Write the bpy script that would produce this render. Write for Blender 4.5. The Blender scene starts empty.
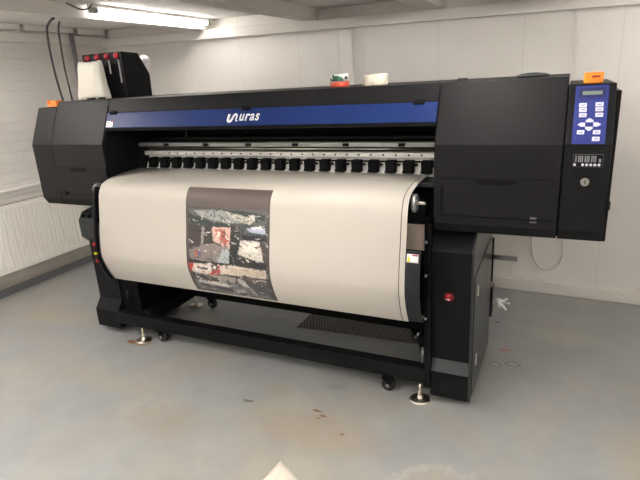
import bpy, bmesh, math, random
from mathutils import Vector, Matrix
random.seed(4)
C = bpy.context.scene.collection
PI = math.pi

# ------------------------------------------------------------------ materials
def srgb(h):
    v = [int(h[i:i+2], 16)/255 for i in (0, 2, 4)]
    return tuple((c/12.92 if c <= .04045 else ((c+.055)/1.055)**2.4) for c in v) + (1,)
MATS = {}
def mat(name, col, rough=.5, metal=0, bump=0, scale=60, spec=.5, coat=0, emis=None, vary=0):
    if name in MATS: return MATS[name]
    m = bpy.data.materials.new(name); m.use_nodes = True; nt = m.node_tree; N = nt.nodes; L = nt.links
    b = N['Principled BSDF']; c = srgb(col)
    b.inputs['Base Color'].default_value = c; b.inputs['Roughness'].default_value = rough
    b.inputs['Metallic'].default_value = metal; b.inputs['Specular IOR Level'].default_value = spec
    b.inputs['Coat Weight'].default_value = coat
    if emis: b.inputs['Emission Color'].default_value = (emis[0], emis[1], emis[2], 1); b.inputs['Emission Strength'].default_value = emis[3]
    tc = N.new('ShaderNodeTexCoord'); nz = N.new('ShaderNodeTexNoise')
    nz.inputs['Scale'].default_value = scale; nz.inputs['Detail'].default_value = 4
    L.new(tc.outputs['Object'], nz.inputs['Vector'])
    if vary:
        mx = N.new('ShaderNodeMixRGB'); mx.blend_type = 'MULTIPLY'; mx.inputs['Fac'].default_value = vary
        mx.inputs['Color1'].default_value = c; L.new(nz.outputs['Fac'], mx.inputs['Color2']); L.new(mx.outputs[0], b.inputs['Base Color'])
    if bump:
        bp = N.new('ShaderNodeBump'); bp.inputs['Strength'].default_value = bump; bp.inputs['Distance'].default_value = .002
        L.new(nz.outputs['Fac'], bp.inputs['Height']); L.new(bp.outputs[0], b.inputs['Normal'])
    MATS[name] = m; return m
BLK = mat('satin_black_powder_coat', '121214', .42, bump=.15, scale=500, spec=.13)
BLK2 = mat('soft_black_powder_coat', '171618', .44, bump=.15, scale=500, spec=.13)
DEEP = mat('matt_black', '060607', .8, spec=.15)
GREYB = mat('charcoal_coat', '27292c', .42, bump=.15, scale=400, spec=.3)
BLUE = mat('blue_acrylic', '11265a', .4, spec=.2)
BLUE2 = mat('violet_blue_keypad', '2c3472', .4, spec=.2)
BLUE3 = mat('dark_blue_bezel', '20254f', .35, spec=.3)
LCD = mat('grey_lcd', '6a7366', .3)
WHITE = mat('white_plastic', 'e6e4e6', .4)
KEY = mat('key_white', 'bfc0ce', .45)
INKTXT = mat('key_print', '51546e', .6)
ALU = mat('brushed_aluminium', '8e8e8c', .42, metal=.55, bump=.1, scale=200)
ALUL = mat('bright_aluminium', 'c4c3bf', .4, metal=.35)
CHROME = mat('nickel_plated_steel', 'd2cbbd', .3, metal=1)
STEEL = mat('brushed_steel', 'a9a9a7', .35, metal=.8)
ORANGE = mat('orange_plastic', 'f07d1c', .4)
RED = mat('red_plastic', 'a5112a', .35)
DRED = mat('dark_red_plastic', '7d1520', .35)
RUBBER = mat('black_rubber', '161617', .6)
PAPER = mat('backing_paper_tan', '8f8276', .7)
VINYL = mat('cream_white_vinyl', 'c3bdb4', .5, bump=.05, scale=3)
YEL = mat('warning_yellow', 'd6cf1c', .5)
WPAPER = mat('white_paper', 'ded5c8', .8)
LINE = mat('print_edge_line', '57504a', .6)
BAG = mat('milky_plastic', 'dcd8cd', .45, bump=.6, scale=14)
WOODW = mat('white_painted_timber', 'e4e1dc', .6, bump=.25, scale=25)
CEIL = mat('white_painted_board', 'eeebe7', .75, bump=.2, scale=12)
RADW = mat('radiator_enamel', 'f2efe8', .4)
GALV = mat('galvanised_conduit', '8b8b8b', .45, metal=.3)
GREEN = mat('green_print', '1f5a3a', .5)
ORED = mat('orange_red_print', 'b8452d', .5)
TAPE = mat('cream_tape', 'd2cab8', .45)
GREYP = mat('grey_plastic', '6d7073', .45)
TUBE = mat('lit_fluorescent_tube', 'ffffff', .4, emis=(1, .955, .90, 46))
TUBE_MID = mat('half_bright_fluorescent_tube', 'ffffff', .4, emis=(1, .955, .90, 26))
TUBE_DIM = mat('dimmed_fluorescent_tube', 'ffffff', .4, emis=(1, .95, .89, 9))  # emission turned down to limit glare on the joist and wall

def nodes_of(m): return m.node_tree.nodes, m.node_tree.links
def math_node(N, L, op, a, b=None, c=None, clamp=False):
    n = N.new('ShaderNodeMath'); n.operation = op; n.use_clamp = clamp
    for i, v in enumerate((a, b, c)):
        if v is None: continue
        if isinstance(v, (int, float)): n.inputs[i].default_value = v
        else: L.new(v, n.inputs[i])
    return n.outputs[0]
def mixrgb(N, L, f, a, b):
    n = N.new('ShaderNodeMixRGB')
    for i, v in enumerate((f, a, b)):
        if isinstance(v, (int, float)): n.inputs[i].default_value = v
        elif isinstance(v, tuple): n.inputs[i].default_value = v
        else: L.new(v, n.inputs[i])
    return n.outputs[0]

def floor_material():
    m = bpy.data.materials.new('grey_painted_concrete'); m.use_nodes = True; N, L = nodes_of(m)
    b = N['Principled BSDF']; g = N.new('ShaderNodeNewGeometry'); pos = g.outputs['Position']
    def noise(s, d=5, r=.55, dist=0):
        n = N.new('ShaderNodeTexNoise'); n.inputs['Scale'].default_value = s; n.inputs['Detail'].default_value = d
        n.inputs['Roughness'].default_value = r; n.inputs['Distortion'].default_value = dist; L.new(pos, n.inputs['Vector']); return n.outputs['Fac']
    def ramp(v, lo, hi):
        n = N.new('ShaderNodeMapRange'); n.inputs['From Min'].default_value = lo; n.inputs['From Max'].default_value = hi; L.new(v, n.inputs['Value']); return n.outputs[0]
    n1 = noise(1.6, 10, .68, .6); n2 = noise(5, 6, .6); n3 = noise(40, 3)
    col = mixrgb(N, L, ramp(n1, .45, .72), srgb('8a8e90'), srgb('979389'))
    col = mixrgb(N, L, ramp(n2, .3, .8), col, mixrgb(N, L, .25, col, srgb('c4c0b8')))
    col = mixrgb(N, L, math_node(N, L, 'MULTIPLY', n3, .12), col, srgb('70706e'))
    sp = noise(150, 2); col = mixrgb(N, L, math_node(N, L, 'MULTIPLY', ramp(sp, .68, .75), .3), col, srgb('6a6055'))
    wob = noise(7, 10, .72, .5); wob2 = noise(30, 4); patch = noise(16, 8, .75)
    sx = N.new('ShaderNodeSeparateXYZ'); L.new(pos, sx.inputs[0])
    def blob(cx, cy, rx, ry, c, k, ring=False, w=.9, s=.5):
        nonlocal col
        dx = math_node(N, L, 'DIVIDE', math_node(N, L, 'SUBTRACT', sx.outputs[0], cx), rx)
        dy = math_node(N, L, 'DIVIDE', math_node(N, L, 'SUBTRACT', sx.outputs[1], cy), ry)
        d = math_node(N, L, 'SQRT', math_node(N, L, 'ADD', math_node(N, L, 'MULTIPLY', dx, dx), math_node(N, L, 'MULTIPLY', dy, dy)))
        d = math_node(N, L, 'ADD', d, math_node(N, L, 'MULTIPLY', math_node(N, L, 'SUBTRACT', wob if rx > .08 else wob2, .5), w*2))
        if ring: f = math_node(N, L, 'SUBTRACT', 1, math_node(N, L, 'DIVIDE', math_node(N, L, 'ABSOLUTE', math_node(N, L, 'SUBTRACT', d, .8)), .22), clamp=True)
        else: f = math_node(N, L, 'DIVIDE', math_node(N, L, 'SUBTRACT', 1, d), s, clamp=True)
        if rx > .08: f = math_node(N, L, 'MULTIPLY', f, ramp(patch, .30, .52))
        col = mixrgb(N, L, math_node(N, L, 'MULTIPLY', f, k), col, srgb(c))
    for a in BLOBS: blob(*a[:6], **(a[6] if len(a) > 6 else {}))
    L.new(col, b.inputs['Base Color'])
    rr = N.new('ShaderNodeMapRange'); rr.inputs['To Min'].default_value = .3; rr.inputs['To Max'].default_value = .5; L.new(n2, rr.inputs['Value'])
    L.new(rr.outputs[0], b.inputs['Roughness'])
    bp = N.new('ShaderNodeBump'); bp.inputs['Strength'].default_value = .25; bp.inputs['Distance'].default_value = .003; L.new(n2, bp.inputs['Height']); L.new(bp.outputs[0], b.inputs['Normal'])
    return m
BLOBS = [
 (1.85, -.32, .36, .16, '9a8b79', .6), (1.55, -.10, .10, .06, '8f8a70', .6), (1.475, -.235, .035, .012, '4c4838', .8),
 (1.82, -.19, .028, .010, '6b4232', .9), (1.86, -.215, .022, .009, '6b4232', .9), (1.845, -.235, .015, .008, '70503c', .8), (1.99, -.30, .014, .010, '6f5c4a', .8),
 (.534, .045, .10, .05, '8f6f45', .85), (.47, .03, .035, .02, '8b5216', .9),
 (.62, -.35, .42, .09, '98917f', .5), (-.35, .15, .45, .16, '9f9480', .55), (1.2, -.50, .24, .14, '938775', .5),
 (2.45, -.45, .20, .13, 'a39a8b', .7), (2.45, -.45, .20, .13, 'b9b5ae', .35, dict(ring=True, w=.8)), (2.62, -.44, .09, .07, 'b4b7ba', .7), (3.15, -.05, .18, .22, 'a09684', .55), (2.85, .9, .25, .12, 'a3a08e', .55),
 (2.52, .49, .035, .028, '6d6a64', .9, dict(ring=True, w=.25)), (2.60, .52, .042, .028, '66635d', .9, dict(ring=True, w=.25)), (2.545, .655, .035, .014, 'b04b45', .9),
 (2.47, .98, .02, .012, '45403a', .8), (1.83, .02, .06, .04, '85867f', .7), (2.0, -.62, .5, .18, 'a49d8f', .5),
]
def wall_material(name, seams):
    m = bpy.data.materials.new(name); m.use_nodes = True; N, L = nodes_of(m); b = N['Principled BSDF']
    g = N.new('ShaderNodeNewGeometry'); sx = N.new('ShaderNodeSeparateXYZ'); L.new(g.outputs['Position'], sx.inputs[0])
    nz = N.new('ShaderNodeTexNoise'); nz.inputs['Scale'].default_value = 3; nz.inputs['Detail'].default_value = 6; L.new(g.outputs['Position'], nz.inputs['Vector'])
    col = mixrgb(N, L, nz.outputs['Fac'], srgb('dfdbd6'), srgb('e9e6e2'))
    bp = N.new('ShaderNodeBump'); bp.inputs['Distance'].default_value = .004; bp.inputs['Strength'].default_value = .5
    if seams == 'brick':
        cb = N.new('ShaderNodeCombineXYZ'); L.new(sx.outputs[1], cb.inputs[0]); L.new(sx.outputs[2], cb.inputs[1])
        br = N.new('ShaderNodeTexBrick'); L.new(cb.outputs[0], br.inputs['Vector'])
        br.inputs['Scale'].default_value = 1; br.inputs['Brick Width'].default_value = .225; br.inputs['Row Height'].default_value = .075
        br.inputs['Mortar Size'].default_value = .006; br.inputs['Mortar Smooth'].default_value = .6
        h = math_node(N, L, 'ADD', math_node(N, L, 'MULTIPLY', br.outputs['Fac'], -1.2), math_node(N, L, 'MULTIPLY', nz.outputs['Fac'], .8))
        L.new(h, bp.inputs['Height'])
        bp.inputs['Distance'].default_value = .006
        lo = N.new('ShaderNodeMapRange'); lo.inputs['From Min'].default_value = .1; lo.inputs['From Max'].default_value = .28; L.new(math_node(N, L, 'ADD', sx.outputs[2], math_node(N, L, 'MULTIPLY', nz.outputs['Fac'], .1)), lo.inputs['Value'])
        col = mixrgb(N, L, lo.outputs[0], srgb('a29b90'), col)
    else:
        p = math_node(N, L, 'ABSOLUTE', math_node(N, L, 'SUBTRACT', math_node(N, L, 'FRACT', math_node(N, L, 'DIVIDE', math_node(N, L, 'SUBTRACT', sx.outputs[0], 1.70), .52)), .5))
        f = math_node(N, L, 'LESS_THAN', p, .0045)
        col = mixrgb(N, L, math_node(N, L, 'MULTIPLY', f, .25), col, srgb('a8a49e'))
        n2 = N.new('ShaderNodeTexNoise'); n2.inputs['Scale'].default_value = 40; L.new(g.outputs['Position'], n2.inputs['Vector'])
        L.new(math_node(N, L, 'ADD', math_node(N, L, 'MULTIPLY', f, -1), math_node(N, L, 'MULTIPLY', n2.outputs['Fac'], .3)), bp.inputs['Height'])
    L.new(bp.outputs[0], b.inputs['Normal']); L.new(col, b.inputs['Base Color']); b.inputs['Roughness'].default_value = .6
    return m

# ------------------------------------------------------------------ mesh helpers
def bm_(): return bmesh.new()
def box(bm, x0, x1, y0, y1, z0, z1, mi=0):
    v = [bm.verts.new((x, y, z)) for z in (z0, z1) for (x, y) in ((x0, y0), (x1, y0), (x1, y1), (x0, y1))]
    for q in ((3, 2, 1, 0), (4, 5, 6, 7), (0, 1, 5, 4), (1, 2, 6, 5), (2, 3, 7, 6), (3, 0, 4, 7)):
        f = bm.faces.new([v[i] for i in q]); f.material_index = mi
    return bm
def prism(bm, poly, a0, a1, axis='x', mi=0):
    """poly in the two other axes, extruded from a0 to a1 along axis"""
    def P(p, a):
        return {'x': (a, p[0], p[1]), 'y': (p[0], a, p[1]), 'z': (p[0], p[1], a)}[axis]
    A = [bm.verts.new(P(p, a0)) for p in poly]; B = [bm.verts.new(P(p, a1)) for p in poly]; n = len(poly)
    fs = [bm.faces.new(A), bm.faces.new(B[::-1])] + [bm.faces.new((A[(i+1) % n], A[i], B[i], B[(i+1) % n])) for i in range(n)]
    for f in fs: f.material_index = mi
    bmesh.ops.recalc_face_normals(bm, faces=fs)
    return bm
def cyl(bm, p0, p1, r0, r1=None, n=24, mi=0, cap=True):
    p0 = Vector(p0); p1 = Vector(p1); r1 = r0 if r1 is None else r1
    d = (p1-p0).normalized(); u = d.orthogonal().normalized(); w = d.cross(u)
    R = []
    for p, r in ((p0, r0), (p1, r1)):
        R.append([bm.verts.new(p + r*(math.cos(2*PI*i/n)*u + math.sin(2*PI*i/n)*w)) for i in range(n)])
    fs = [bm.faces.new((R[0][i], R[0][(i+1) % n], R[1][(i+1) % n], R[1][i])) for i in range(n)]
    for f in fs: f.smooth = True
    if cap:
        fs += [bm.faces.new(R[0][::-1]), bm.faces.new(R[1])]
    for f in fs: f.material_index = mi
    return bm
def lathe(bm, prof, c, n=28, mi=0, axis='z'):
    """prof: (r, h) pairs from bottom to top around axis through c"""
    rings = []
    for r, h in prof:
        ring = []
        for i in range(n):
            a = 2*PI*i/n; q = (r*math.cos(a), r*math.sin(a), h)
            if axis == 'x': q = (h, q[0], q[1])
            if axis == 'y': q = (q[0], h, q[1])
            ring.append(bm.verts.new(Vector(c)+Vector(q)))
        rings.append(ring)
    fs = []
    for a, b in zip(rings, rings[1:]):
        fs += [bm.faces.new((a[i], a[(i+1) % n], b[(i+1) % n], b[i])) for i in range(n)]
    for f in fs: f.smooth = True
    fs += [bm.faces.new(rings[0][::-1]), bm.faces.new(rings[-1])]
    for f in fs: f.material_index = mi
    bmesh.ops.recalc_face_normals(bm, faces=fs)
    return bm
def tube(bm, pts, r, n=10, mi=0, closed=False):
    P = [Vector(p) for p in pts]; Q = []
    m = len(P)
    for i in range(m-1):                      # Catmull-Rom smoothing
        a, b, c, d = P[max(i-1, 0)], P[i], P[i+1], P[min(i+2, m-1)]
        for k in range(6):
            t = k/6
            Q.append(.5*((2*b)+(-a+c)*t+(2*a-5*b+4*c-d)*t*t+(-a+3*b-3*c+d)*t**3))
    Q.append(P[-1]); rings = []; up = None
    for i, q in enumerate(Q):
        d = (Q[min(i+1, len(Q)-1)]-Q[max(i-1, 0)]).normalized()
        up = d.orthogonal().normalized() if up is None else (up-d*up.dot(d)).normalized()
        w = d.cross(up)
        rings.append([bm.verts.new(q+r*(math.cos(2*PI*j/n)*up+math.sin(2*PI*j/n)*w)) for j in range(n)])
    for a, b in zip(rings, rings[1:]):
        for j in range(n):
            f = bm.faces.new((a[j], a[(j+1) % n], b[(j+1) % n], b[j])); f.smooth = True; f.material_index = mi
    bm.faces.new(rings[0][::-1]); bm.faces.new(rings[-1])
    return bm

WLOC = {}
def obj(name, bm, mats, parent=None, bevel=0, label=None, cat=None, group=None, kind=None, seg=2):
    bm.verts.ensure_lookup_table()
    xs = [v.co for v in bm.verts]
    lo = Vector([min(v[i] for v in xs) for i in range(3)]); hi = Vector([max(v[i] for v in xs) for i in range(3)])
    c = (lo+hi)/2
    if parent is None: c.z = lo.z
    for v in bm.verts: v.co -= c
    me = bpy.data.meshes.new(name); bm.to_mesh(me); bm.free()
    for m in (mats if isinstance(mats, (list, tuple)) else [mats]): me.materials.append(m)
    o = bpy.data.objects.new(name, me); C.objects.link(o)
    WLOC[o] = c
    if parent is not None: o.parent = parent; o.location = c - WLOC[parent]
    else: o.location = c
    if bevel:
        b = o.modifiers.new('bevel', 'BEVEL'); b.width = bevel; b.segments = seg; b.limit_method = 'ANGLE'; b.angle_limit = math.radians(35)
    if label: o['label'] = label
    if cat: o['category'] = cat
    if group: o['group'] = group
    if kind: o['kind'] = kind
    return o
def empty(name, loc, label, cat, group=None):
    o = bpy.data.objects.new(name, None); C.objects.link(o); o.location = loc; o.empty_display_size = .1
    WLOC[o] = Vector(loc); o['label'] = label; o['category'] = cat
    if group: o['group'] = group
    return o
def copy_part(o, parent, delta):
    c = o.copy(); C.objects.link(c); c.parent = parent
    WLOC[c] = WLOC[o]+Vector(delta); c.location = WLOC[c]-(WLOC[parent] if parent else Vector())
    for ch in [k for k in WLOC if k.parent == o]: copy_part(ch, c, delta)
    return c

# ================================================================== THE ROOM
def zc(x): return -.021*(x-1.5)                      # the old ceiling sags slightly to the right
def wy(x): return 1.5887-.0393*(x-1.5)               # inner face of the back wall
XL, XR, YF = -1.05, 4.8, -4.0
ZC, ZJ, ZB = 1.922, 1.8467, 1.7736                   # ceiling, joist underside, wall plate underside
def slab(bm, pts, h, mi=0):
    A = [bm.verts.new(p) for p in pts]; B = [bm.verts.new((p[0], p[1], p[2]+h)) for p in pts]; n = len(pts)
    fs = [bm.faces.new(A), bm.faces.new(B[::-1])]+[bm.faces.new((A[(i+1) % n], A[i], B[i], B[(i+1) % n])) for i in range(n)]
    for f in fs: f.material_index = mi
    bmesh.ops.recalc_face_normals(bm, faces=fs); return bm
obj('floor', slab(bm_(), [(XL, YF, -.06), (XR, YF, -.06), (XR, wy(XR), -.06), (XL, wy(XL), -.06)], .06), floor_material(), kind='structure')
obj('ceiling', slab(bm_(), [(XL, YF, ZC+zc(XL)), (XR, YF, ZC+zc(XR)), (XR, wy(XR), ZC+zc(XR)), (XL, wy(XL), ZC+zc(XL))], .06), CEIL, kind='structure')
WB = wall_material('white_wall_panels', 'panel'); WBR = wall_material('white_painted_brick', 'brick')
obj('wall_back', slab(bm_(), [(XL-.1, wy(XL-.1), -.06), (XR+.1, wy(XR+.1), -.06), (XR+.1, wy(XR+.1)+.1, -.06), (XL-.1, wy(XL-.1)+.1, -.06)], 2.16), WB, kind='structure')
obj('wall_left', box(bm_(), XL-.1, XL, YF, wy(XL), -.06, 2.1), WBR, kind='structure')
obj('wall_right', box(bm_(), XR, XR+.1, YF, wy(XR), -.06, 2.1), WB, kind='structure')
obj('wall_front', box(bm_(), XL-.1, XR+.1, YF-.1, YF, -.06, 2.1), WB, kind='structure')
# timber plate along the top of the back wall
def along_back(x0, x1, off, z0, z1, slope=1):
    pts = [(x0, wy(x0)-off, z0+slope*zc(x0)), (x1, wy(x1)-off, z0+slope*zc(x1)), (x1, wy(x1), z0+slope*zc(x1)), (x0, wy(x0), z0+slope*zc(x0))]
    return slab(bm_(), pts, z1-z0)
obj('trim_1', along_back(XL, XR, .055, ZB+.004, ZJ-.001), WOODW, kind='structure', bevel=.003)
for i, x0 in enumerate((-.01, .972, 1.862, 2.86, 3.8)):
    x1 = x0+.133
    pts = [(x0, YF, ZJ+zc(x0)), (x1, YF, ZJ+zc(x1)), (x1, wy(x1), ZJ+zc(x1)), (x0, wy(x0), ZJ+zc(x0))]
    obj('trim_%d' % (i+2), slab(bm_(), pts, ZC-ZJ), WOODW, kind='structure', bevel=.003)
# left wall: two timber rails, ledge under the brickwork, plaster band
obj('trim_7', box(bm_(), XL, XL+.03, YF, wy(XL)-.055, 1.845, 1.915), WOODW, kind='structure', bevel=.003)
bm = bm_(); box(bm, XL, XL+.055, YF, .83, 1.93, 1.972); box(bm, XL, XL+.055, .87, 1.30, 1.93, 1.972); box(bm, XL, XL+.055, 1.36, wy(XL)-.055, 1.925, 1.972)
obj('trim_8', bm, WOODW, kind='structure', bevel=.003)
bm = bm_(); box(bm, XL, XL+.035, YF, wy(XL)-.005, .772, .79); box(bm, XL, XL+.018, YF, wy(XL)-.005, .735, .772)
obj('trim_9', bm, WOODW, kind='structure', bevel=.003)
obj('trim_10', slab(bm_(), [(1.272, wy(1.272)-.05, 0), (1.368, wy(1.368)-.05, 0), (1.368, wy(1.368), 0), (1.272, wy(1.272), 0)], ZB-.003), WOODW, kind='structure', bevel=.004)
obj('baseboard_left', box(bm_(), XL, XL+.012, YF, wy(XL), 0, .055), mat('dark_grey_floor_paint', '6a6b6c', .5, bump=.4, scale=20), kind='structure')
obj('baseboard_back', slab(bm_(), [(XL, wy(XL)-.035, 0), (XR, wy(XR)-.035, 0), (XR, wy(XR), 0), (XL, wy(XL), 0)], .085), mat('whitewashed_plinth', 'dcd8d2', .6, bump=.4, scale=14), kind='structure', bevel=.006)

# radiator on the left wall
rad = empty('radiator', (XL+.06, .35, .19), 'long white ribbed panel radiator fixed low on the left brick wall', 'radiator')
ya, yb = -.7, 1.14
bm = bm_(); n = int((yb-ya)/.0333)
pts = []
for i in range(n):
    y = ya+i*(yb-ya)/n; s = (yb-ya)/n
    pts += [(XL+.085, y), (XL+.097, y+s*.18), (XL+.097, y+s*.75), (XL+.085, y+s*.93)]
pts += [(XL+.085, yb), (XL+.06, yb), (XL+.06, ya)]
prism(bm, pts, .225, .665, 'z')
box(bm, XL+.06, XL+.094, ya, yb, .19, .225); box(bm, XL+.06, XL+.094, ya, yb, .665, .695)
obj('radiator_panel', bm, RADW, rad)
bm = bm_(); box(bm, XL+.025, XL+.06, ya+.02, yb-.02, .2, .69); obj('rear_convector', bm, RADW, rad)
bm = bm_()
for i in range(int((yb-ya)/.05)):
    y = ya+.02+i*.05; box(bm, XL+.055, XL+.098, y, y+.03, .695, .699)
obj('top_grille', bm, mat('radiator_grille_grey', '9c988f', .5), rad)
bm = bm_()
for y in (ya+.3, yb-.3): obj('wall_bracket', box(bm_(), XL+.0005, XL+.03, y-.02, y+.02, .25, .66), RADW, rad)

for k, y in enumerate((ya+.08,)): obj('supply_pipe', cyl(bm_(), (XL+.05, y, 0), (XL+.05, y, .2), .009), RADW, rad)

# conduit and cables on the left
bm = bm_(); cyl(bm, (XL+.045, 1.285, .01), (XL+.045, 1.285, 1.93), .019)
box(bm, XL+.0, XL+.05, 1.26, 1.31, 1.2, 1.22)
obj('conduit_pipe', bm, GALV, label='grey vertical conduit pipe on the left wall behind the printer', cat='pipe')
obj('cable', tube(bm_(), [(.137, .2, 1.857), (.124, .2, 1.857), (.09, .2, 1.84), (.062, .2, 1.804), (.053, .2, 1.69), (.058, .2, 1.573), (.068, .2, 1.49), (.081, .2, 1.416)], .006), RUBBER,
    label='thicker black cable hooking over at its top, left of the two cables', cat='cable')
obj('cable', tube(bm_(), [(.172, .2, 1.838), (.155, .2, 1.80), (.149, .2, 1.739), (.144, .2, 1.60), (.156, .2, 1.416)], .005), RUBBER,
    label='thinner black cable dropping to the printer, right of the two cables', cat='cable')
# thin white cord on the back wall, with its loop below the printer hood
W = lambda x, z, off=.03: (x, wy(x)-off, z)
obj('hanging_cord', tube(bm_(), [W(2.75, ZB-.03), W(2.757, 1.60), W(2.768, 1.355), W(2.775, 1.0), W(2.765, .6), W(2.785, .40), W(2.797, .29), W(2.768, .205), W(2.71, .168), W(2.655, .195), W(2.615, .28), W(2.607, .39), W(2.63, .7), W(2.65, .98)], .0055, 8), mat('white_cord_sheath', 'dedad2', .5),
    label='thin white cord hanging down the back wall and looping under the right hood', cat='cord')

# fluorescent lights: the visible one beside the first joist, more out of view, several added to fill dim areas
def batten(x, y0, y1, label, m=None):
    z = ZC+zc(x)
    r = empty('fluorescent_light', (x, (y0+y1)/2, z), label, 'ceiling light', None)
    obj('housing', box(bm_(), x-.02, x+.02, y0, y1, z-.02, z), WOODW, r, bevel=.003)
    for ye, s in ((y0, 1), (y1, -1)):
        obj('end_cap', box(bm_(), x-.017, x+.017, min(ye, ye+s*.055), max(ye, ye+s*.055), z-.05, z-.02), mat('lamp_end_grey', 'b5b3ae', .4), r, bevel=.004)
    obj('tube', cyl(bm_(), (x, y0+.055, z-.034), (x, y1-.055, z-.034), .0145, n=16), m or TUBE, r)
    return r
batten(.178, .42, 1.59, 'lit fluorescent tube beside the ceiling joist in the top left corner', TUBE_DIM)
batten(.35, -3.3, -2.1, 'unseen fluorescent tube added behind the camera on the left for frontal light')  # unseen extra tube for lower-angled frontal light
batten(-.45, -1.45, -.25, 'unseen fluorescent tube added to light the radiator side of the room')  # extra tube put out of view to brighten the left wall
batten(3.6, -1.9, -.7, 'lit fluorescent tube on the ceiling to the right of the camera')
batten(3.35, .1, 1.3, 'unseen fluorescent tube added near the back right corner to light the back wall', TUBE_DIM)  # unseen, placed to lift the light on the back wall
batten(2.4, -.75, .45, 'unseen fluorescent tube added above the right hood to light the back wall', TUBE_MID)  # out of view, added because the back wall was too dim
batten(2.35, -3.3, -2.1, 'unseen fluorescent tube added straight behind the camera for frontal light')  # far tube added to favour the front of the sheet over its top
batten(1.35, -2.3, -1.1, 'lit fluorescent tube over the open floor in front of the printer')
obj('light_cable', tube(bm_(), [(.20, .42, 1.94), (.21, .38, 1.915), (.2, .33, 1.91), (.17, .27, 1.94)], .004, 8), mat('dark_flex', '4a4a4c', .5),
    label='short dark flex feeding the top left fluorescent light', cat='cable')

# ================================================================== THE PRINTER
PR = empty('large_format_printer', (1.45, .35, 0), 'large black and blue roll printer standing on the grey concrete floor', 'printer')
zF, zT, yT = 1.1895, 1.4144, .102
YB = .85
hood = lambda zt, yt: [(0, zF), (yt, zt), (YB, zt), (YB, .841), (.025, .841), (0, .882)]
full = hood(zT, yT); low = hood(1.387, .0895)
# left hood
bm = bm_(); prism(bm, low, 0, .157); prism(bm, full, .157, .551)
LH = obj('end_hood', bm, BLK2, PR, bevel=.004, label='left hood')
# right hood
RH = obj('end_hood', prism(bm_(), full, 2.304, 2.753), BLK2, PR, bevel=.004, label='right hood')
def flap(parent, x0, x1, z0, z1, hx0, hx1):
    s = obj('flap_seam', box(bm_(), x0-.003, x1+.003, -.0012, .01, z0-.003, z1+.003), DEEP, parent)
    f = obj('access_flap', box(bm_(), x0, x1, -.0035, .01, z0, z1), BLK2, parent, bevel=.002)
    obj('grip_recess', prism(bm_(), [(hx0, z1), (hx0+.022, z1-.02), (hx1-.05, z1-.02), (hx1, z1-.012), (hx1, z1)], -.0045, .01, 'y'), DEEP, parent)
flap(RH, 2.322, 2.750, .915, 1.060, 2.456, 2.610)
flap(LH, .154, .548, .917, 1.062, .267, .405)
obj('slot', box(bm_(), 2.330, 2.341, -.005, .02, .926, 1.034), DEEP, RH)
obj('hinge', box(bm_(), 2.661, 2.684, -.007, .02, .903, .926), mat('hinge_grey', '4c4c4e', .5), RH, bevel=.002)
obj('hinge_gap', box(bm_(), 2.659, 2.686, -.008, .02, .911, .917), DEEP, RH)
obj('flap_knob', cyl(bm_(), (.213, -.010, .917), (.213, .01, .917), .011), DEEP, LH)
# orange boxes on the low ends
def orange(x0, x1, y0, name):
    o = obj('signal_box', box(bm_(), x0, x1, y0, y0+.05, 1.387, 1.424), ORANGE, PR, bevel=.004, label=name)
    bm = bm_(); box(bm, (x0+x1)/2-.006, (x0+x1)/2+.02, y0-.001, y0+.01, 1.407, 1.413); obj('slot', bm, DRED, o)
    return o
orange(2.800, 2.862, .13, 'orange box with red slot')
bm = bm_(); box(bm, .004, .078, .15, .20, 1.387, 1.404); box(bm, .004, .012, .15, .20, 1.404, 1.424); box(bm, .024, .078, .15, .20, 1.404, 1.421)
obj('signal_box', bm, ORANGE, PR, bevel=.002, label='orange notched box')
obj('hood_joint', prism(bm_(), [(.012, zF-.01), (.0895, 1.375), (.5, 1.375), (.5, .85), (.03, .85), (.012, .88)], 2.745, 2.765), DEEP, PR)
# control box
CB = obj('control_box', prism(bm_(), [(0, zF), (.0895, 1.387), (.13, 1.387), (.13, .841), (.025, .841), (0, .882)], 2.757, 2.902), BLK, PR, bevel=.003)
bm = bm_(); prism(bm, [(.13, 1.360), (.62, 1.360), (.62, .80), (.13, .81)], 2.757, 2.922); box(bm, 2.757, 2.9, .13, .62, 1.360, 1.387)
obj('rear_housing', bm, BLK, PR, bevel=.003)
obj('side_latch', box(bm_(), 2.921, 2.927, .14, .16, .93, .96), RUBBER, PR)
nrm = Vector((0, -.2249, .102)).normalized(); upv = Vector((0, .102, .2249)).normalized()
def sl(x, z, off):                     # point on the sloping face, off mm proud
    t = (z-zF)/(zT-zF); return Vector((x, yT*t, z))+nrm*off
def plate(bm, x0, x1, z0, z1, h, mi=0, h0=-.002, sk=0):
    A = [bm.verts.new(sl(x, z, h0)) for x, z in ((x0, z0), (x1, z0), (x1, z1), (x0, z1))]
    B = [bm.verts.new(sl(x, z, h)) for x, z in ((x0, z0), (x1, z0), (x1, z1), (x0, z1))]
    fs = [bm.faces.new(A[::-1]), bm.faces.new(B)]+[bm.faces.new((A[i], A[(i+1) % 4], B[(i+1) % 4], B[i])) for i in range(4)]
    for f in fs: f.material_index = mi
    return bm
def spoly(bm, pts, h, h0=0):
    A = [bm.verts.new(sl(x, z, h0)) for x, z in pts]; B = [bm.verts.new(sl(x, z, h)) for x, z in pts]; n = len(pts)
    fs = [bm.faces.new(A[::-1]), bm.faces.new(B)]+[bm.faces.new((A[i], A[(i+1) % n], B[(i+1) % n], B[i])) for i in range(n)]
    bmesh.ops.recalc_face_normals(bm, faces=fs); return bm
obj('keypad_plate', plate(bm_(), 2.777, 2.879, 1.192, 1.380, .0025), BLUE2, CB)
obj('display_bezel', plate(bm_(), 2.786, 2.872, 1.340, 1.373, .0032), BLUE3, CB)
obj('display_screen', plate(bm_(), 2.799, 2.860, 1.350, 1.362, .0040), LCD, CB)
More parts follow.
